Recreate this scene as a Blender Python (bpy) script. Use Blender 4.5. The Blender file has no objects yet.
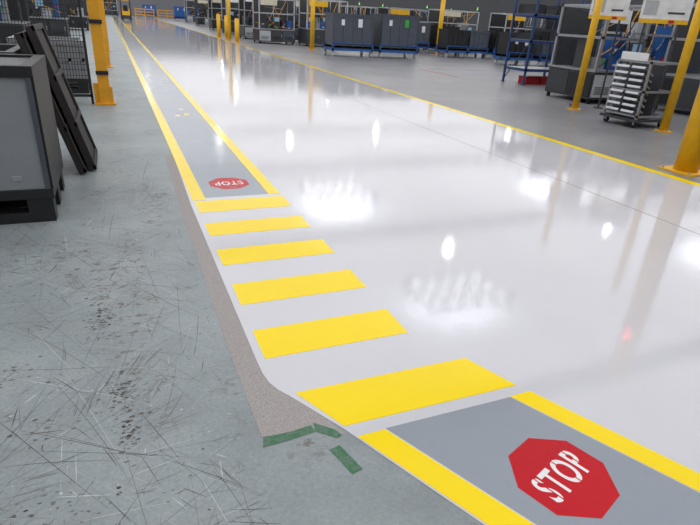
import bpy, bmesh, math, random
from mathutils import Vector, Matrix
random.seed(7)
scene=bpy.context.scene
scene.view_settings.view_transform='Standard'
COL=scene.collection

# ------------------------------------------------------------------ materials
def new_mat(name):
    m=bpy.data.materials.new(name); m.use_nodes=True
    nt=m.node_tree; b=nt.nodes['Principled BSDF']
    return m,nt,b
def srgb(c):
    return tuple(((v/255)/12.92 if v/255<=0.04045 else ((v/255+0.055)/1.055)**2.4) for v in c)+(1,)
def N(nt,t,**kw):
    n=nt.nodes.new(t)
    for k,v in kw.items():
        if k in n.inputs.keys(): n.inputs[k].default_value=v
        else: setattr(n,k,v)
    return n
def objcoord(nt,scale=(1,1,1),rot=(0,0,0),loc=(0,0,0)):
    tc=nt.nodes.new('ShaderNodeTexCoord'); mp=nt.nodes.new('ShaderNodeMapping')
    mp.inputs['Scale'].default_value=scale; mp.inputs['Rotation'].default_value=rot; mp.inputs['Location'].default_value=loc
    nt.links.new(tc.outputs['Object'],mp.inputs['Vector']); return mp.outputs[0]
def ramp(nt,fac,stops):
    r=nt.nodes.new('ShaderNodeValToRGB')
    el=r.color_ramp.elements
    while len(el)<len(stops): el.new(0.5)
    for e,(p,c) in zip(el,stops):
        e.position=p; e.color=c if len(c)==4 else tuple(c)+(1,)
    nt.links.new(fac,r.inputs[0]); return r.outputs[0]
def mix(nt,fac,a,b,mode='MIX'):
    m=nt.nodes.new('ShaderNodeMix'); m.data_type='RGBA'; m.blend_type=mode
    for s,v in ((m.inputs[0],fac),(m.inputs[6],a),(m.inputs[7],b)):
        if hasattr(v,'is_linked') or hasattr(v,'node'): nt.links.new(v,s)
        else: s.default_value=v
    return m.outputs[2]
def noise(nt,vec,scale,detail=3,rough=0.5,dist=0.0):
    n=N(nt,'ShaderNodeTexNoise'); n.inputs['Scale'].default_value=scale; n.inputs['Detail'].default_value=detail
    n.inputs['Roughness'].default_value=rough; n.inputs['Distortion'].default_value=dist
    nt.links.new(vec,n.inputs['Vector']); return n.outputs['Fac']
_cache={}
def paint(name,rgb,rough=0.45,metal=0.0,var=0.10,nscale=6):
    if name in _cache: return _cache[name]
    m,nt,b=new_mat(name)
    v=objcoord(nt); f=noise(nt,v,nscale,4,0.6)
    c=srgb(rgb); lo=tuple(x*(1-var) for x in c[:3])+(1,); hi=tuple(min(1,x*(1+var)) for x in c[:3])+(1,)
    nt.links.new(ramp(nt,f,[(0.3,lo),(0.7,hi)]),b.inputs['Base Color'])
    b.inputs['Roughness'].default_value=rough; b.inputs['Metallic'].default_value=metal
    _cache[name]=m; return m
def emit(name,rgb,s):
    if name in _cache: return _cache[name]
    m,nt,b=new_mat(name)
    b.inputs['Base Color'].default_value=srgb(rgb); b.inputs['Emission Color'].default_value=srgb(rgb); b.inputs['Emission Strength'].default_value=s
    _cache[name]=m; return m

def floor_paint(name,rgb,rough=0.12,bump=0.25,var=0.05,dirt=0.0,spec=0.5):
    m,nt,b=new_mat(name)
    v=objcoord(nt)
    c=srgb(rgb); lo=tuple(x*(1-var) for x in c[:3])+(1,); hi=tuple(min(1,x*(1+var)) for x in c[:3])+(1,)
    f=noise(nt,v,0.9,5,0.6)
    col=ramp(nt,f,[(0.3,lo),(0.7,hi)])
    if dirt>0:
        d=ramp(nt,noise(nt,v,14,6,0.7),[(0.55,(0,0,0)),(0.75,(dirt,dirt,dirt))])
        col=mix(nt,d,col,srgb((120,120,118)))
    nt.links.new(col,b.inputs['Base Color'])
    b.inputs['IOR'].default_value=1.5; b.inputs['Specular IOR Level'].default_value=spec
    rr=ramp(nt,noise(nt,v,3,4,0.6),[(0.3,(rough*0.7,)*3),(0.7,(rough*1.35,)*3)])
    nt.links.new(rr,b.inputs['Roughness'])
    n1=noise(nt,v,55,2,0.5); n2=noise(nt,v,11,3,0.55)
    mm=N(nt,'ShaderNodeMath',operation='MULTIPLY_ADD'); nt.links.new(n2,mm.inputs[0]); mm.inputs[1].default_value=1.8; nt.links.new(n1,mm.inputs[2])
    bp=N(nt,'ShaderNodeBump'); bp.inputs['Strength'].default_value=bump; bp.inputs['Distance'].default_value=0.0014
    nt.links.new(mm.outputs[0],bp.inputs['Height']); nt.links.new(bp.outputs[0],b.inputs['Normal'])
    return m

def old_floor():
    m,nt,b=new_mat('worn_blue_grey_floor_paint')
    v=objcoord(nt)
    base=ramp(nt,noise(nt,v,1.1,6,0.65),[(0.25,srgb((122,130,132))),(0.5,srgb((139,148,150))),(0.78,srgb((157,164,165)))])
    fine=ramp(nt,noise(nt,v,60,4,0.75),[(0.3,(0.82,)*3),(0.7,(1.12,)*3)])
    col=mix(nt,1.0,base,fine,'MULTIPLY')
    dirt=ramp(nt,noise(nt,objcoord(nt,(1,1,1),(0,0,0),(7,3,0)),3.2,7,0.7),[(0.48,(0,0,0)),(0.78,(0.45,)*3)])
    col=mix(nt,dirt,col,srgb((108,112,112)))
    wr=noise(nt,objcoord(nt,(1,1.6,1)),11,8,0.8)
    wp=ramp(nt,noise(nt,objcoord(nt,(1.6,0.7,1),(0,0,0.3),(5,2,0)),1.3,2,0.5),[(0.50,(0,0,0)),(0.64,(1,1,1))])
    wk=mix(nt,1.0,ramp(nt,wr,[(0.54,(0,0,0)),(0.57,(0.9,)*3)]),wp,'MULTIPLY')
    col=mix(nt,wk,col,srgb((100,94,88)))
    sp=ramp(nt,noise(nt,v,28,8,0.85),[(0.62,(0,0,0)),(0.65,(0.7,)*3)])
    col=mix(nt,sp,col,srgb((86,86,84)))
    sp2=ramp(nt,noise(nt,objcoord(nt,(1,1,1),(0,0,0),(11,4,0)),34,8,0.85),[(0.60,(0,0,0)),(0.65,(0.6,)*3)])
    col=mix(nt,sp2,col,srgb((182,188,188)))
    nt.links.new(col,b.inputs['Base Color'])
    b.inputs['Roughness'].default_value=0.45
    bp=N(nt,'ShaderNodeBump'); bp.inputs['Strength'].default_value=0.35; bp.inputs['Distance'].default_value=0.002
    nt.links.new(noise(nt,v,50,4,0.6),bp.inputs['Height']); nt.links.new(bp.outputs[0],b.inputs['Normal'])
    return m
def raw_strip():
    m,nt,b=new_mat('bare_ground_concrete'); v=objcoord(nt)
    nt.links.new(ramp(nt,noise(nt,v,160,3,0.8),[(0.3,srgb((122,118,117))),(0.7,srgb((184,178,174)))]),b.inputs['Base Color'])
    b.inputs['Roughness'].default_value=0.85
    return m
def concrete():
    m,nt,b=new_mat('grey_concrete_floor'); v=objcoord(nt)
    c=ramp(nt,noise(nt,v,0.5,6,0.65),[(0.3,srgb((108,109,112))),(0.7,srgb((138,138,140)))])
    st=ramp(nt,noise(nt,v,5,8,0.75),[(0.55,(0,0,0)),(0.7,(0.5,)*3)])
    c=mix(nt,st,c,srgb((80,79,80)))
    nt.links.new(c,b.inputs['Base Color']); b.inputs['Roughness'].default_value=0.34
    return m
def tape():
    m,nt,b=new_mat('worn_green_tape'); v=objcoord(nt)
    k=ramp(nt,noise(nt,v,30,6,0.75),[(0.44,(0,0,0)),(0.58,(0.85,)*3)])
    nt.links.new(mix(nt,k,srgb((38,104,62)),srgb((92,112,102))),b.inputs['Base Color']); b.inputs['Roughness'].default_value=0.5
    return m
M_old=old_floor(); M_raw=raw_strip(); M_con=concrete(); M_tape=tape()
M_gloss=floor_paint('glossy_white_epoxy',(203,203,208),0.045,0.19,0.03)
M_grey=floor_paint('grey_walkway_paint',(143,151,160),0.12,0.18,0.05,0.15,0.35)
M_yel=floor_paint('yellow_floor_paint',(250,218,0),0.13,0.25,0.03,0,0.22)
M_red=floor_paint('red_floor_paint',(190,8,26),0.3,0.2,0.06,0,0.2)
M_wht=floor_paint('white_floor_paint',(232,230,232),0.3,0.2,0.03,0,0.3)
M_seam=paint('dark_joint_filler',(104,104,112),0.5)
YEL=paint('yellow_enamel',(230,178,26),0.45); ORG=paint('orange_enamel',(222,158,32),0.5)
BLK=paint('black_plastic',(30,31,34),0.5); DGR=paint('dark_grey_steel',(58,60,64),0.45)
BIN=paint('grey_plastic',(138,142,147),0.5,0,0.06,3); BIN2=paint('slate_plastic',(74,80,90),0.5)
BLU=paint('blue_enamel',(38,92,160),0.4); DBL=paint('dark_blue_steel',(44,66,112),0.4)
SIL=paint('brushed_aluminium',(176,178,182),0.35,0.7); LGR=paint('light_grey_enamel',(176,180,184),0.45)
WHI=paint('white_enamel',(226,228,230),0.4); RED=paint('red_plastic',(186,24,36),0.4)
GRN=paint('green_plastic',(60,170,70),0.4); CARD=paint('brown_card',(150,112,70),0.8)
RUB=paint('black_rubber',(24,24,25),0.8); CREAM=paint('cream_enamel',(206,200,180),0.5)
SCR=emit('screen_glow',(110,140,165),0.35); GLW=emit('signal_green',(60,230,90),1.5); RGL=emit('signal_red',(255,30,30),14)
PAP=paint('paper',(220,222,224),0.8)

# ------------------------------------------------------------------ mesh builder
class B:
    def __init__(s): s.bm=bmesh.new(); s.mats=[]
    def mi(s,m):
        if m not in s.mats: s.mats.append(m)
        return s.mats.index(m)
    def box(s,x0,x1,y0,y1,z0,z1,m,mat=None):
        i=s.mi(m); vs=[s.bm.verts.new(Vector((x,y,z)) if mat is None else mat@Vector((x,y,z))) for x in (x0,x1) for y in (y0,y1) for z in (z0,z1)]
        for f in ((0,1,3,2),(4,6,7,5),(0,4,5,1),(2,3,7,6),(0,2,6,4),(1,5,7,3)):
            fc=s.bm.faces.new([vs[k] for k in f]); fc.material_index=i
        return s
    def tube(s,p,q,r,m,n=12,r2=None):
        p=Vector(p);q=Vector(q);d=(q-p).normalized(); r2=r if r2 is None else r2
        a=d.orthogonal().normalized(); b=d.cross(a); i=s.mi(m)
        A=[s.bm.verts.new(p+(a*math.cos(t)+b*math.sin(t))*r) for t in [2*math.pi*k/n for k in range(n)]]
        C=[s.bm.verts.new(q+(a*math.cos(t)+b*math.sin(t))*r2) for t in [2*math.pi*k/n for k in range(n)]]
        for k in range(n):
            f=s.bm.faces.new((A[k],A[(k+1)%n],C[(k+1)%n],C[k])); f.material_index=i; f.smooth=True
        f=s.bm.faces.new(A[::-1]); f.material_index=i; f=s.bm.faces.new(C); f.material_index=i
        return s
    def poly(s,pts,z0,z1,m):
        i=s.mi(m); a=[s.bm.verts.new((x,y,z0)) for x,y in pts]; b=[s.bm.verts.new((x,y,z1)) for x,y in pts]
        n=len(pts)
        s.bm.faces.new(b).material_index=i; s.bm.faces.new(a[::-1]).material_index=i
        for k in range(n): s.bm.faces.new((a[k],a[(k+1)%n],b[(k+1)%n],b[k])).material_index=i
        return s
    def done(s,name,loc=(0,0,0),rotz=0,bevel=0,recalc=True):
        if recalc: bmesh.ops.recalc_face_normals(s.bm,faces=s.bm.faces)
        me=bpy.data.meshes.new(name); s.bm.to_mesh(me); s.bm.free()
        for m in s.mats: me.materials.append(m)
        o=bpy.data.objects.new(name,me); COL.objects.link(o); o.location=loc; o.rotation_euler=(0,0,rotz)
        if bevel:
            md=o.modifiers.new('bevel','BEVEL'); md.width=bevel; md.segments=2; md.limit_method='ANGLE'
        return o

# ------------------------------------------------------------------ room shell
CH=7.0
XL,XR,YB,YF=-14,40,-8,112
B().box(XL,XR,YB,YF,-0.2,0,M_old).done('floor')
B().box(6.5,XR,YB,YF,0,0.0012,M_con).done('floor_concrete_bay')
gl=[(0.53,YF),(0.53,6.3),(0.50,4.6),(0.50,2.2),(0.503,2.08),(0.515,2.0),(0.54,1.935),(0.575,1.88),(0.61,1.82),(0.74,1.585),(1.03,0.98),(2.2,-1.45),(5.35,YB),(6.56,YB),(6.56,YF)]
B().poly(gl,0,0.0022,M_gloss).done('floor_epoxy_coating')
B().poly([(0.44,6.6),(0.41,5.2),(0.395,4.0),(0.39,3.0),(0.385,2.4),(0.39,1.9),(0.395,1.66),(0.62,1.63),(0.73,1.56),(0.6,1.95),(0.53,2.1),(0.54,6.6)],0,0.0010,M_raw).done('floor_ground_strip')
SD=paint('scratch_dark',(86,88,89),0.7); SD2=paint('scratch_mid',(108,112,113),0.7); SLt=paint('scratch_light',(176,183,184),0.6); SBR=paint('scuff_brown',(106,100,94),0.8)
s=B(); rs=random.Random(3)
def scratch(x,y,ang,L,wd,mt,curv=0.0):
    n=6; i=s.mi(mt); pts=[]; a=ang; px,py=x,y
    for k in range(n+1):
        pts.append((px,py,a)); px+=math.cos(a)*L/n; py+=math.sin(a)*L/n; a+=curv/n+rs.uniform(-.015,.015)
    prev=None
    for k,(px,py,a) in enumerate(pts):
        ww=wd*0.5*(0.15+0.85*math.sin(math.pi*(k+0.15)/(n+0.3)))
        nx,ny=-math.sin(a)*ww,math.cos(a)*ww
        if px>0.36 or px<XL+1: break
        c=(s.bm.verts.new((px+nx,py+ny,0.0004)),s.bm.verts.new((px-nx,py-ny,0.0004)))
        if prev: s.bm.faces.new((prev[0],prev[1],c[1],c[0])).material_index=i
        prev=c
for k in range(2200):
    y=0.3+abs(rs.gauss(0,1))*4.2; x=0.34-rs.random()**1.2*min(3.4,0.9+y*0.8)
    base=rs.choice([0.35,0.9,2.2,2.7,1.5,rs.uniform(0,3.14),rs.uniform(0,3.14)])
    L=rs.choice([0.03,0.05,0.08,0.12,0.2,0.3,0.5,0.8])*rs.uniform(.6,1.4)
    scratch(x,y,base+rs.gauss(0,.25)+(math.pi if rs.random()<.5 else 0),L,rs.choice([.0010,.0013,.0018,.0026,.0045 if L<.2 else .0015])*(1+y*.08),rs.choices([SD,SD2,SLt,SBR],[.32,.32,.22,.14])[0],rs.gauss(0,.10))
for k in range(80):
    y=0.5+abs(rs.gauss(0,1))*3.2; x=0.25-rs.random()*min(2.6,0.8+y*0.7); a=rs.uniform(0,3.14); mt=rs.choice([SD,SD2,SBR,SLt])
    for j in range(rs.randint(4,12)):
        scratch(x+rs.gauss(0,.03),y+rs.gauss(0,.03),a+rs.gauss(0,.05),rs.uniform(.04,.2),rs.uniform(.001,.003),mt,0)
def flake(x,y,r,mt,an=1.0):
    if x>0.34: return
    n=7; i=s.mi(mt); th0=rs.uniform(0,6.28); st_=rs.uniform(.3,.8)
    vs=[]
    for k in range(n):
        t=th0+2*math.pi*k/n; rr=r*rs.uniform(.5,1.2); vs.append(s.bm.verts.new((x+math.cos(t)*rr,y+math.sin(t)*rr*an*st_,0.0003)))
    s.bm.faces.new(vs).material_index=i
for (cx,cy,sx,sy,n) in ((-.23,2.83,.045,.13,190),(-.14,2.12,.04,.10,150),(-.12,1.85,.03,.05,70),(-.24,5.2,.06,.10,70),(-.75,2.4,.15,.1,90),(-.9,3.3,.2,.14,90),(-.45,1.55,.2,.06,90),(-.05,3.9,.05,.2,60),(-.55,2.0,.3,.05,60),(-.35,7.5,.1,.5,60)):
    for k in range(n): flake(cx+rs.gauss(0,sx),cy+rs.gauss(0,sy),rs.choice([.003,.005,.008,.013]),rs.choice([SBR,SBR,SD2,SD]),1.0)
for k in range(1300):
    y=0.3+abs(rs.gauss(0,1))*4; x=0.3-rs.random()*min(3.2,0.9+y*0.8); flake(x,y,rs.choice([.002,.003,.004,.007])*(1+y*.1),rs.choice([SBR,SD,SD2,SLt,SLt]))
s.done('floor_scratches',recalc=False)
WALL=paint('wall_cladding',(120,122,126),0.7); WALD=paint('wall_dark',(74,76,80),0.7)
B().box(XL-0.2,XL,YB,YF,0,CH,WALL).done('wall_left')
B().box(XR,XR+0.2,YB,YF,0,CH,WALD).done('wall_right')
B().box(XL,XR,YF,YF+0.2,0,CH,WALL).done('wall_back')
B().box(XL,XR,YB-0.2,YB,0,CH,WALL).done('wall_front')
m,nt,b=new_mat('ceiling_fill_glow'); v=objcoord(nt)  # unseen ceiling made to glow all over as added fill light, no real glazing
b.inputs['Base Color'].default_value=srgb((200,202,208)); b.inputs['Emission Color'].default_value=srgb((251,250,251))
st=N(nt,'ShaderNodeMapRange'); nt.links.new(noise(nt,v,0.12,3,0.5),st.inputs[0]); st.inputs[1].default_value=0.3; st.inputs[2].default_value=0.7; st.inputs[3].default_value=0.93; st.inputs[4].default_value=1.22
nt.links.new(st.outputs[0],b.inputs['Emission Strength']); M_ceil=m
B().box(XL,XR,YB,YF,CH,CH+0.2,M_ceil).done('ceiling')
tr=B()
for k in range(11):
    y=-3+k*11
    tr.box(XL,XR,y-0.12,y+0.12,CH-0.5,CH-0.38,LGR).box(XL,XR,y-0.12,y+0.12,CH-0.1,CH,LGR)
    for j in range(0,54,3):
        tr.tube((XL+j,y,CH-0.42),(XL+j+1.5,y,CH-0.06),0.04,LGR,6); tr.tube((XL+j+1.5,y,CH-0.06),(XL+j+3,y,CH-0.42),0.04,LGR,6)
tr.done('trim_roof_trusses')
SKY=emit('bright_skylight',(250,250,255),5.0)
for n,(x,y,hw,hd) in enumerate([(9.7,12.7,1.5,1.0),(9.7,23.7,1.5,1.6),(24,12.9,1.6,1.4),(24,23.9,1.6,1.4)]):
    s=B(); s.box(x-hw,x+hw,y-hd,y+hd,CH-0.62,CH-0.60,SKY)
    for k in range(6): a=x-hw+k*hw*.4; s.box(a-0.09,a+0.09,y-hd,y+hd,CH-0.66,CH-0.62,DGR)
    for k in range(4): a=y-hd+k*hd*.667; s.box(x-hw,x+hw,a-0.1,a+0.1,CH-0.66,CH-0.62,DGR)
    for sx in (-hw+.05,hw-.05):
        for sy in (-hd+.05,hd-.05): s.tube((x+sx,y+sy,CH-0.6),(x+sx,y+sy,CH-.01),0.02,DGR,6)
    s.done('window_%d'%(n+1))
LAMP=emit('lamp_face',(255,253,248),70)
for (x,y) in [(11.2,15.7),(10.6,35.1),(18.1,37),(5.9,35.5),(16,90),(3,60),(12,60),(22,58),(20,16),(-4,30),(30,36)]:
    s=B(); s.tube((x,y,6.2),(x,y,6.24),0.14,LAMP,20); s.tube((x,y,6.24),(x,y,6.55),0.20,LGR,20,0.08); s.tube((x,y,6.55),(x,y,CH-.01),0.02,DGR,6)
    s.done('high_bay_lamp')

# ------------------------------------------------------------------ floor markings
Z1,Z2=0.0022,0.0034
w=B()
w.box(0.65,1.26,4.86,88,Z1,Z1+0.0006,M_grey)
w.box(0.53,0.65,4.80,88,Z1,Z2,M_yel); w.box(1.26,1.375,4.86,88,Z1,Z2,M_yel)
for (x,y) in ((0.88,9.2),(1.03,9.3),(1.0,9.8)):
    w.poly([(x-.045,y),(x+.03,y),(x+.04,y+.1),(x-.03,y+.12)],Z1+.0006,Z2,M_yel)
w.done('painted_walkway')
c=B()
for y0,y1 in ((4.46,4.77),(3.91,4.19),(3.35,3.63),(2.77,3.05),(2.19,2.47)):
    c.box(0.545,1.375,y0,y1,Z1,Z2,M_yel)
c.poly([(0.745,1.605),(1.665,1.595),(1.55,1.875),(0.61,1.885)],Z1,Z2,M_yel)
c.done('crossing_stripes')
dv=Vector((0.435,-0.90)).normalized()
def ext(p,L=3.2): return (p[0]+dv.x*L,p[1]+dv.y*L)
w=B()
w.poly([(0.91,1.535),(1.575,1.53),ext((1.575,1.53)),ext((0.91,1.535))],Z1,Z1+0.0006,M_grey)
w.poly([(0.775,1.53),(0.905,1.53),ext((0.905,1.53)),ext((0.775,1.53))],Z1,Z2,M_yel)
w.poly([(1.58,1.535),(1.70,1.535),ext((1.70,1.535)),ext((1.58,1.535))],Z1,Z2,M_yel)
w.done('painted_walkway')
B().box(6.42,6.57,YB+.3,90,Z1,Z2,M_yel).done('bay_boundary_line')
B().box(4.774,4.786,YB+.3,60,Z1,Z1+0.0004,M_seam).done('floor_joint')
B().box(11.6,16.8,19.2,19.32,0.0012,0.002,paint('blue_tape',(60,80,130),.5)).box(11.0,11.12,16.4,19.2,0.0012,0.002,paint('red_tape',(150,50,60),.5)).done('floor_bay_tape')

def stop_sign(x,y,rot):
    bm=B(); R=0.212
    bm.poly([(R*math.cos(math.pi/8+k*math.pi/4),R*math.sin(math.pi/8+k*math.pi/4)) for k in range(8)],0,0.0006,M_red)
    cu=bpy.data.curves.new('t','FONT'); cu.body='STOP'; cu.size=0.175; cu.offset=0.0035; cu.align_x='CENTER'; cu.align_y='CENTER'; cu.space_character=1.12
    t=bpy.data.objects.new('t',cu); COL.objects.link(t); bpy.context.view_layer.update()
    me=bpy.data.meshes.new_from_object(t.evaluated_get(bpy.context.evaluated_depsgraph_get()))
    xs=[v.co.x for v in me.vertices]; ys=[v.co.y for v in me.vertices]
    cx=(min(xs)+max(xs))/2; cy=(min(ys)+max(ys))/2; sx=0.285/(max(xs)-min(xs)); sy=0.13/(max(ys)-min(ys))
    i=bm.mi(M_wht)
    vs=[bm.bm.verts.new(((v.co.x-cx)*sx,(v.co.y-cy)*sy,0.0010)) for v in me.vertices]
    for p in me.polygons:
        try: f=bm.bm.faces.new([vs[k] for k in p.vertices]); f.material_index=i
        except ValueError: pass
    bpy.data.objects.remove(t)
    for (px,py,wx,wy) in ((-0.11,0.0,0.006,0.15),(0.030,0.045,0.006,0.05),(0.030,-0.05,0.006,0.05),(0.118,0.035,0.006,0.10)):
        bm.box(px-wx/2,px+wx/2,py-wy/2,py+wy/2,0.0010,0.0013,M_red)
    return bm.done('stop_floor_marking',(x,y,0.0029),rot)
stop_sign(1.465,1.065,math.radians(20))
stop_sign(0.955,5.29,math.pi)
g=B()
g.poly([(0.385,1.60),(0.40,1.655),(0.52,1.65),(0.61,1.66),(0.615,1.615),(0.50,1.605)],0.001,0.0016,M_tape)
g.poly([(0.615,1.62),(0.625,1.67),(0.70,1.60),(0.715,1.56),(0.69,1.55)],0.001,0.0016,M_tape)
g.poly([(0.635,1.50),(0.685,1.51),(0.725,1.36),(0.675,1.35)],0.0,0.0008,M_tape)
g.done('green_floor_tape')

# ------------------------------------------------------------------ pallet boxes
def pallet_box(x0,x1,y0,y1,h,col=BIN,base=0.27,lid=False,ribs=True):
    s=B(); X,Y=x1-x0,y1-y0; t=0.04
    zb=base
    for k in range(3):
        yy=(0.0,Y/2-0.07,Y-0.14)[k]; s.box(0,X,yy,yy+0.14,0,zb*0.30,BLK)
        for j in range(3):
            xx=(0.0,X/2-0.09,X-0.18)[j]; s.box(xx,xx+0.18,yy,yy+0.14,zb*0.30,zb*0.72,BLK)
    s.box(-0.015,X+0.015,-0.015,Y+0.015,zb*0.72,zb,BLK)
    s.box(0,X,0,t,zb,h-0.06,col); s.box(0,X,Y-t,Y,zb,h-0.06,col)
    s.box(0,t,t,Y-t,zb,h-0.06,col); s.box(X-t,X,t,Y-t,zb,h-0.06,col)
    for a in ((-0.02,X+0.02,-0.02,0.06),(-0.02,X+0.02,Y-0.06,Y+0.02),(-0.02,0.06,0.06,Y-0.06),(X-0.06,X+0.02,0.06,Y-0.06)):
        s.box(a[0],a[1],a[2],a[3],h-0.08,h,BLK if lid else col)
    if ribs:
        n=5
        for k in range(n+1):
            xx=k*(X-0.05)/n; s.box(xx,xx+0.05,-0.018,0,zb,h-0.08,col)
            yy=k*(Y-0.05)/n; s.box(X,X+0.018,yy,yy+0.05,zb,h-0.08,col); s.box(-0.018,0,yy,yy+0.05,zb,h-0.08,col)
        s.box(0,X,-0.018,0,(zb+h)/2-.03,(zb+h)/2+.03,col)
    if lid:
        s.box(0.02,X-0.02,0.02,Y-0.02,h-0.05,h-0.02,DGR)
    return s
s=pallet_box(-1.76,-0.56,4.53,5.5,1.17,lid=True,ribs=False)
s.box(0.80,0.88,-0.006,0,0.88,1.04,CARD); s.box(0.5,0.53,-0.01,0,0.27,1.08,BIN2)
s.box(1.165,1.2,-0.02,0.0,0.27,1.09,BIN2); s.box(1.2,1.218,0.0,0.97,0.27,1.09,BLK)
s.box(0.95,1.02,-0.006,0,0.34,0.38,SIL)
s.box(0.1,0.85,0.14,0.6,1.15,1.20,BLK); s.box(0.62,0.90,0.03,0.3,1.20,1.212,PAP,Matrix.Rotation(0.05,4,'Z'))
s.done('plastic_pallet_box',(-1.76,4.53,0),0,0.006)
s=pallet_box(-2.0,-0.80,5.72,6.72,1.17,ribs=True,col=DGR)
s.done('plastic_pallet_box',(-2.02,5.72,0),0,0.005)
for (x,y) in ((-2.6,8.3),(-4.1,8.2),(-3.3,11.6),(-1.7,11.8)):
    pallet_box(0,1.2,0,1.0,0.95).done('plastic_pallet_box',(x,y,0))
DBR=paint('dark_brown_panel',(44,40,39),0.7)
def lean_panel(y0,y1,xb,xt,zt,mt):
    s=B(); L=math.hypot(xb-xt,zt); ang=math.atan2(xb-xt,zt)
    T=Matrix.Translation((xb,0,0.0))@Matrix.Rotation(-ang,4,'Y')
    s.box(-0.05,0.0,y0,y1,0,L,mt,T)
    for k in range(4):
        z=k*(L-0.05)/3; s.box(0,0.025,y0,y1,z,z+0.05,mt,T)
    for yy in (y0,y1-0.05): s.box(0,0.025,yy,yy+0.05,0,L,mt,T)
    return s
lean_panel(5.98,6.8,-0.31,-0.665,1.36,DBR).done('folding_box_side_panel',(0,0,0.02),0,.004)
lean_panel(5.86,6.7,-0.40,-0.745,1.30,DBR).done('folding_box_side_panel',(0,0,0.02),0,.004)

# ------------------------------------------------------------------ posts
def pole(x,y,h,r,mt=YEL,base=True,beacon=False):
    s=B(); s.tube((0,0,0.015),(0,0,h),r,mt,24)
    if base:
        s.box(-r*1.6,r*1.6,-r*1.6,r*1.6,0,0.02,mt)
        for a in (-1,1):
            for b_ in (-1,1): s.tube((a*r*1.3,b_*r*1.3,0.02),(a*r*1.3,b_*r*1.3,0.04),0.018,SIL,8)
    s.tube((0,0,h),(0,0,h+r*0.3),r,mt,24,r*0.6)
    if beacon:
        s.box(-r-.08,-r+.01,-.12,0.0,2.38,2.46,DGR).tube((-r-.06,-.07,2.46),(-r-.06,-.07,2.56),.03,RGL,14)
    return s.done('yellow_guard_post',(x,y,0))
pole(6.86,39.5,1.4,0.13); pole(7.2,38.5,1.35,0.13); pole(6.9,36,3.6,0.11); pole(6.95,33.9,1.25,0.13)
pole(9.96,29,3.6,0.12); pole(17.84,29,3.6,0.13); pole(9.85,9.65,3.4,0.075); pole(9.62,7.1,3.4,0.08); pole(6.98,4.66,3.4,0.15,YEL,True,True)
pole(-3.4,13.2,3.4,0.12); pole(-5.2,16,3.4,0.12)

def fence(x0,x1,y,h=2.4):
    s=B(); X=x1-x0
    s.box(0,X,-.02,.02,h-.04,h,BLK).box(0,X,-.02,.02,0.12,.16,BLK).box(0,.04,-.02,.02,.0,h,BLK).box(X-.04,X,-.02,.02,0,h,BLK)
    k=0.05
    while k<X: s.box(k-.004,k+.004,-.004,.002,.14,h-.02,BLK); k+=0.045
    k=0.2
    while k<h: s.box(0,X,-.006,.0,k-.004,k+.004,BLK); k+=0.09
    return s.done('mesh_fence_panel',(x0,y,0))
s=B(); s.box(-.09,.09,-.09,.09,0,3.2,ORG).box(-.18,.16,-.16,.16,0,.03,ORG).box(-.17,-.09,-.02,.02,.03,.35,ORG).box(.09,.13,-.1,.1,.03,.3,ORG)
s.box(-.1,.1,-.12,-.09,.5,.56,BLK).box(-.1,.1,-.12,-.09,1.3,1.36,BLK)
s.done('fence_support_post',(-.2,10.5,0),0,.004)
fence(-2.5,-.39,10.5); fence(-4.8,-2.55,10.5)
for yy in (17,23):
    s=B();s.box(-.07,.07,-.07,.07,0,3.2,ORG).box(-.14,.14,-.14,.14,0,.02,ORG).done('fence_support_post',(-.15,yy,0))

# ------------------------------------------------------------------ dollies with big totes
def dolly_bin(x,y,W,D,h,mt,tag=None,base=BLU):
    s=B()
    for a in (0.08,W-0.08):
        for b_ in (0.12,D-0.12):
            s.tube((a-.04,b_,.1),(a+.04,b_,.1),.1,LGR,14); s.box(a-.05,a+.05,b_-.03,b_+.03,.1,.26,SIL)
    s.box(0,W,0,.07,.26,.36,base).box(0,W,D-.07,D,.26,.36,base).box(0,.07,0,D,.26,.36,base).box(W-.07,W,0,D,.26,.36,base)
    s.box(0,W,D/2-.04,D/2+.04,.26,.36,base)
    for a in (0,W-.05): s.box(a,a+.05,0,.05,.36,.62,base).box(a,a+.05,D-.05,D,.36,.62,base)
    s.box(0,W,0.0,.04,.58,.62,base)
    z=.40; t=.05; x0,x1,y0,y1=.06,W-.06,.06,D-.06
    s.box(x0,x1,y0,y1,.36,z+.08,BLK)
    s.box(x0,x1,y0,y0+t,z,h,mt).box(x0,x1,y1-t,y1,z,h,mt).box(x0,x0+t,y0,y1,z,h,mt).box(x1-t,x1,y0,y1,z,h,mt)
    s.box(x0-.03,x1+.03,y0-.03,y0+.05,h-.08,h,mt).box(x0-.03,x1+.03,y1-.05,y1+.03,h-.08,h,mt).box(x0-.03,x0+.05,y0,y1,h-.08,h,mt).box(x1-.05,x1+.03,y0,y1,h-.08,h,mt)
    for k in range(5):
        xx=x0+k*(x1-x0-.06)/4; s.box(xx,xx+.06,y0-.03,y0,z+.05,h-.08,mt)
    s.box(x0+.3,x1-.3,y0+.1,y1-.1,h-.3,h-.1,BLK)
    if tag: s.box(W*.6,W*.6+.22,y0-.036,y0-.03,h-.55,h-.2,tag).box(W*.2,W*.2+.16,y0-.036,y0-.03,h-.5,h-.25,PAP)
    return s.done('tote_dolly',(x,y,0))
dolly_bin(9.45,24.6,2.1,1.3,1.85,BIN2,PAP); dolly_bin(11.9,24.6,2.1,1.3,1.95,BIN2,GRN)
dolly_bin(17.2,27.0,1.4,1.2,1.45,BLK,None); dolly_bin(18.75,27.2,1.4,1.2,1.45,BIN2,None); dolly_bin(20.3,26.9,1.4,1.2,1.5,BLK,PAP)
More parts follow.
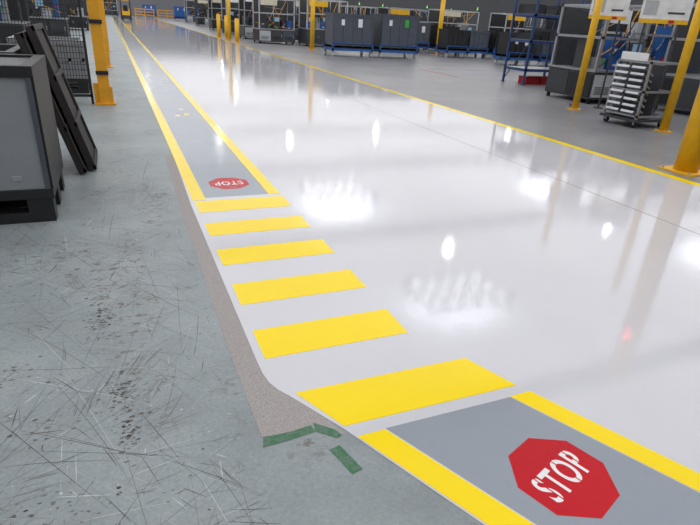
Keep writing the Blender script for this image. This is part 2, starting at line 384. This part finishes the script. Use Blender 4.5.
dolly_bin(14.6,31,1.6,1.3,1.6,BLK); dolly_bin(21.9,27.6,1.4,1.2,1.3,BIN2,PAP)
dolly_bin(16.6,30.6,1.6,1.3,1.7,BIN2,PAP); dolly_bin(18.6,30.4,1.6,1.3,1.6,BLK); dolly_bin(18.0,22.6,1.5,1.2,1.5,BLK,PAP); dolly_bin(19.8,22.4,1.5,1.2,1.5,BIN2)

def rack(x,y,W,D,levels,H_,mt=DBL,fill=(0,1,2)):
    s=B()
    for a in (0,W-.06):
        for b_ in (0,D-.06): s.box(a,a+.06,b_,b_+.06,0,H_,mt).box(a-.03,a+.1,b_-.03,b_+.1,0,.012,mt)
    for q,z in enumerate(levels):
        s.box(0,W,0,.05,z-.08,z,mt).box(0,W,D-.05,D,z-.08,z,mt).box(0,.05,0,D,z-.08,z,mt).box(W-.05,W,0,D,z-.08,z,mt)
        s.box(.04,W-.04,.04,D-.04,z-.02,z+.005,LGR)
        if q in fill:
            k=.12
            while k<W-.45:
                ww=random.uniform(.25,.45); hh=random.uniform(.15,.38); s.box(k,k+ww,.1,D-.1,z+.005,z+hh,random.choice([BLK,DGR,BLK,BLU,BIN2])); k+=ww+.05
    s.tube((.03,D-.03,.1),(W-.03,D-.03,H_-.1),.015,mt,6)
    return s.done('blue_storage_rack',(x,y,0))
rack(12.15,14.3,1.8,1.1,(0.5,1.35,2.1),2.6,DBL,(1,2))
rack(14.4,14.6,1.9,1.1,(0.45,1.1,1.8),2.6)
s=B()
for k in range(2):
    x=k*.62
    s.box(x,x+.56,0,.38,0,.02,RED).box(x,x+.56,0,.03,.02,.24,RED).box(x,x+.56,.35,.38,.02,.24,RED).box(x,x+.03,.03,.35,.02,.24,RED).box(x+.53,x+.56,.03,.35,.02,.24,RED).box(x-.01,x+.57,-.01,.39,.21,.24,RED)
s.done('red_crates',(12.5,14.6,0.0))

# ------------------------------------------------------------------ louvred cart
s=B(); W,D=.85,.8
for a in (0,W-.04):
    for b_ in (0,D-.04): s.box(a,a+.04,b_,b_+.04,.12,1.22,SIL)
for a in (.05,W-.05):
    for b_ in (.06,D-.06): s.tube((a-.02,b_,.06),(a+.02,b_,.06),.06,RUB,14); s.box(a-.03,a+.03,b_-.02,b_+.02,.06,.14,SIL)
s.box(-.06,W+.06,-.04,D+.04,.12,.17,DGR).box(W*.45,W*.5,.03,D-.03,.18,1.16,DGR)
for z in (.2,.66,1.18): s.box(0,W,0,.03,z,z+.04,SIL).box(0,W,D-.03,D,z,z+.04,SIL).box(0,.03,0,D,z,z+.04,SIL).box(W-.03,W,0,D,z,z+.04,SIL)
for k in range(8):
    z=.24+k*.115
    for j in range(2):
        y0=.06+j*.36
        T=Matrix.Translation((.005,y0,z))@Matrix.Rotation(math.radians(28),4,'Y')
        s.box(-.08,.22,0,.31,0,.012,SIL,T); s.box(-.08,-.065,0,.31,0,.05,SIL,T); s.box(-.08,.22,0,.01,0,.04,SIL,T); s.box(-.08,.22,.30,.31,0,.04,SIL,T)
s.box(-.02,.0,.1,.7,1.22,1.36,WHI).box(.0,.03,.12,.15,1.2,1.36,SIL).box(.0,.03,.65,.68,1.2,1.36,SIL)
s.done('louvred_parts_cart',(9.2,7.42,0))

# ------------------------------------------------------------------ machines
def machine(name,x,y,W,D,H_,seed,rot=0,lite=0.25):
    r=random.Random(seed); s=B()
    for a in (.08,W-.08):
        for b_ in (.08,D-.08): s.tube((a,b_,0),(a,b_,.12),.05,RUB,10)
    bh=r.uniform(.75,.95); body=r.choice([DGR,DGR,BLK,BIN2])
    s.box(0,W,0,D,.12,bh,body)
    n=max(2,int(W/.7))
    for k in range(n):
        a=k*W/n
        s.box(a+.03,a+W/n-.03,-.02,0,.17,bh-.06,r.choice([DGR,BLK,LGR,BIN2,BLK])); s.box(a+W/n-.1,a+W/n-.07,-.045,-.02,bh*.5,bh*.5+.15,SIL)
        for q in range(4): s.box(a+.1,a+W/n-.16,-.026,-.02,.25+q*.05,.27+q*.05,RUB)
    for k in range(max(2,int(D/.7))):
        a=k*D/max(2,int(D/.7)); q=D/max(2,int(D/.7)); s.box(-.02,0,a+.03,a+q-.03,.17,bh-.06,r.choice([DGR,BLK,DGR]))
    s.box(-.03,W+.03,-.03,D+.03,bh,bh+.05,SIL)
    fr=r.choice([SIL,DGR,LGR])
    for a in (0,W-.06):
        for b_ in (0,D-.06): s.box(a,a+.06,b_,b_+.06,bh+.05,H_,fr)
    for z in (H_-.06,(H_+bh)/2):
        s.box(0,W,0,.05,z,z+.06,fr).box(0,W,D-.05,D,z,z+.06,fr).box(0,.05,0,D,z,z+.06,fr).box(W-.05,W,0,D,z,z+.06,fr)
    s.box(.06,W-.06,D-.1,D-.06,bh+.05,H_-.06,r.choice([BLK,DGR]))
    k=.12
    while k<W-.3:
        ww=r.uniform(.12,.4); hh=r.uniform(.2,min(1.0,H_-bh-.25)); m_=r.choice([BLK,DGR,LGR,BIN,WHI if r.random()<lite else BLK,BLU,DGR])
        d0=r.uniform(.1,D*.4); s.box(k,k+ww,d0,d0+r.uniform(.2,D*.4),bh+.05,bh+.05+hh,m_)
        if r.random()<.6: s.tube((k+ww/2,d0+.1,bh+.05+hh),(k+ww/2,d0+.1,H_-.03),.025,r.choice([SIL,DGR,ORG]),8)
        for q in range(r.randint(1,3)):
            fx=k+r.uniform(0,ww*.6); fz=bh+.08+r.uniform(0,hh*.7); s.box(fx,fx+r.uniform(.04,.12),d0-.04,d0,fz,fz+r.uniform(.03,.1),r.choice([WHI,YEL,RED,BLU,SIL,GRN,LGR]))
        k+=ww+r.uniform(.04,.2)
    for q in range(5):
        p=Vector((r.uniform(.1,W-.1),r.uniform(.05,.4),H_-.05)); e=Vector((r.uniform(.1,W-.1),r.uniform(.05,.5),bh+r.uniform(.1,.6))); mt=r.choice([BLK,ORG,BLU,SIL,YEL]); prev=p
        for t in range(1,7):
            u=t/6; c_=p.lerp(e,u)-Vector((0,.08,.35))*math.sin(math.pi*u)*.6; s.tube(prev,c_,.014,mt,6); prev=c_
    for k in range(4):
        xa=r.uniform(.1,W-.1); s.tube((xa,.03,r.uniform(bh+.1,H_)),(r.uniform(.1,W-.1),D-.1,r.uniform(bh+.1,H_)),.012,r.choice([BLK,ORG,BLU,SIL]),6)
    px=r.uniform(.2,W-.5); s.box(px,px+.36,-.16,-.1,bh+.45,bh+.73,DGR).box(px+.03,px+.33,-.165,-.16,bh+.48,bh+.70,SCR).tube((px+.2,-.1,bh+.6),(px+.2,.03,bh+.6),.025,DGR,8)
    s.tube((W-.15,.1,H_),(W-.15,.1,H_+.1),.03,DGR,10).tube((W-.15,.1,H_+.1),(W-.15,.1,H_+.2),.035,GLW,10).tube((W-.15,.1,H_+.2),(W-.15,.1,H_+.3),.035,ORG,10)
    if r.random()<.6: s.box(.1,W*.5,-.01,.0,H_-.4,H_-.1,r.choice([WHI,CREAM,YEL]))
    return s.done(name,(x,y,0),rot)
AM='assembly_machine'
machine(AM,8.2,33.6,2.2,1.6,2.5,1,lite=.5)
machine(AM,10.8,32.5,2.6,1.6,2.6,2,lite=.5)
machine(AM,8.4,38.5,2.6,1.8,2.7,3); machine(AM,11.4,37,2.6,1.8,2.6,4)
machine(AM,16.8,33.8,3,1.8,2.5,5,lite=.6); machine(AM,20.4,33.2,3,1.8,2.6,6); machine(AM,24,31,3,1.8,2.6,8,lite=.7)
machine(AM,23.6,25.2,2.8,1.6,2.6,10,lite=.5); machine(AM,22.3,21.8,2.8,1.6,2.6,11)
machine(AM,18.2,17.6,2.8,1.6,2.6,12,lite=.5); machine(AM,17.2,14.6,2.6,1.5,2.6,13)
machine(AM,11.0,10.4,1.5,1.6,2.3,14,lite=.4); machine(AM,12.9,10.9,2.4,1.5,2.4,15,lite=.4)
machine(AM,12.4,8.3,2.0,1.4,2.4,16,lite=.3); machine(AM,15.6,9.0,2.4,1.6,2.5,17); machine(AM,12.4,5.6,2.0,1.5,2.4,18)
machine(AM,14.5,38,2.2,1.8,2.5,20); machine(AM,17,41,3,1.8,2.6,21); machine(AM,22,39,3,1.8,2.6,22)
machine(AM,28,28,3,1.8,2.6,41); machine(AM,27.5,22,3,1.8,2.6,42,lite=.6); machine(AM,23,17,3,1.8,2.6,43); machine(AM,21,12.6,3,1.8,2.6,44)
machine(AM,8.6,46,3,2,2.7,23); machine(AM,8.8,54,3,2,2.7,24); machine(AM,9.2,66,3,2,2.7,25)
machine(AM,-5.2,20,2.8,1.8,2.6,26); machine(AM,-4.5,28,2.8,1.8,2.6,27); machine(AM,-4.2,40,3,2,2.7,28); machine(AM,-4,55,3,2,2.7,29)

def signboard(x,y,z0,W,Hh,rot):
    s=B()
    for a in (-W*.35,W*.35): s.box(a-.02,a+.02,0.0,.04,0,z0+Hh,DGR).box(a-.1,a+.1,-.1,.14,0,.02,DGR)
    s.box(-W/2,W/2,-.03,0,z0+.08,z0+Hh,WHI).box(-W/2,W/2,-.035,0,z0,z0+.08,YEL)
    s.box(-W/2+.05,-W/2+.3,-.034,-.03,z0+.15,z0+.42,LGR).box(0,W/2-.06,-.034,-.03,z0+.15,z0+.3,PAP).box(0.05,W/2-.1,-.036,-.03,z0+.18,z0+.22,DGR)
    s.box(.1,.2,-.05,-.035,z0+.02,z0+.07,RED)
    return s.done('notice_board',(x,y,0),rot)
signboard(10.45,8.45,1.9,.9,.6,math.radians(-48)); signboard(10.55,10.0,1.95,.8,.6,math.radians(-42))

# ------------------------------------------------------------------ far end
s=B()
s.box(-.55,.55,0,1.6,.25,.95,YEL).box(-.5,.5,1.0,1.6,.95,1.25,YEL).box(-.6,-.45,0,.06,.1,2.2,DGR).box(.45,.6,0,.06,.1,2.2,DGR)
for a in (-.5,.5):
    for b_ in (.2,1.5): s.box(a-.03,a+.03,b_-.03,b_+.03,.95,2.1,DGR)
s.box(-.55,.55,.15,1.55,2.1,2.16,YEL)
for a in (-.5,.5):
    for b_ in (.25,1.35): s.tube((a-.1,b_,.27),(a+.1,b_,.27),.27,RUB,18)
    s.box(a*.6-.06,a*.6+.06,-1.1,0,.05,.09,DGR)
s.box(-.5,.5,-.04,0,.1,.5,DGR).box(-.25,.25,.5,.9,.95,1.15,BLK).box(-.25,.25,.9,.98,1.1,1.6,BLK)
s.done('yellow_forklift',(2.1,76,0))
for k in range(3):
    x=4+k*3.4; s=B()
    for a in (0,1.4,2.8): s.box(a,a+.12,0,.12,0,1.3,ORG).box(a-.08,a+.2,-.08,.2,0,.02,ORG)
    for z in (.35,.75,1.15): s.box(0,2.9,.02,.1,z,z+.12,ORG)
    s.done('orange_safety_barrier',(x,98,0))
for x,y in ((9,88),(12.5,90),(5.5,104),(16,86)): dolly_bin(x,y,2.2,1.4,1.9,BLU,PAP)
machine(AM,-1.5,96,3,2,2.8,31,lite=.8); machine(AM,18,100,4,2,2.8,32,lite=.8); machine(AM,9.5,78,3,2,2.7,33)

# ------------------------------------------------------------------ camera
th=math.atan(242.2/525); psi=math.radians(24.2); rho=math.radians(3.7)
fw=Vector((math.sin(psi)*math.cos(th),math.cos(psi)*math.cos(th),-math.sin(th)))
r0=Vector((math.cos(psi),-math.sin(psi),0)); u0=r0.cross(fw)
X=r0*math.cos(rho)+u0*math.sin(rho); Yv=u0*math.cos(rho)-r0*math.sin(rho); Zv=-fw
Mx=Matrix((X,Yv,Zv)).transposed().to_4x4(); Mx.translation=(0,0,1.6)
cam=bpy.data.objects.new('camera',bpy.data.cameras.new('camera')); COL.objects.link(cam); cam.matrix_world=Mx
cam.data.lens=27.0; cam.data.sensor_width=36; cam.data.clip_end=300
scene.camera=cam
wd=bpy.data.worlds.new('world'); scene.world=wd; wd.use_nodes=True; wd.node_tree.nodes['Background'].inputs[0].default_value=(0.8,0.85,1,1); wd.node_tree.nodes['Background'].inputs[1].default_value=0.5
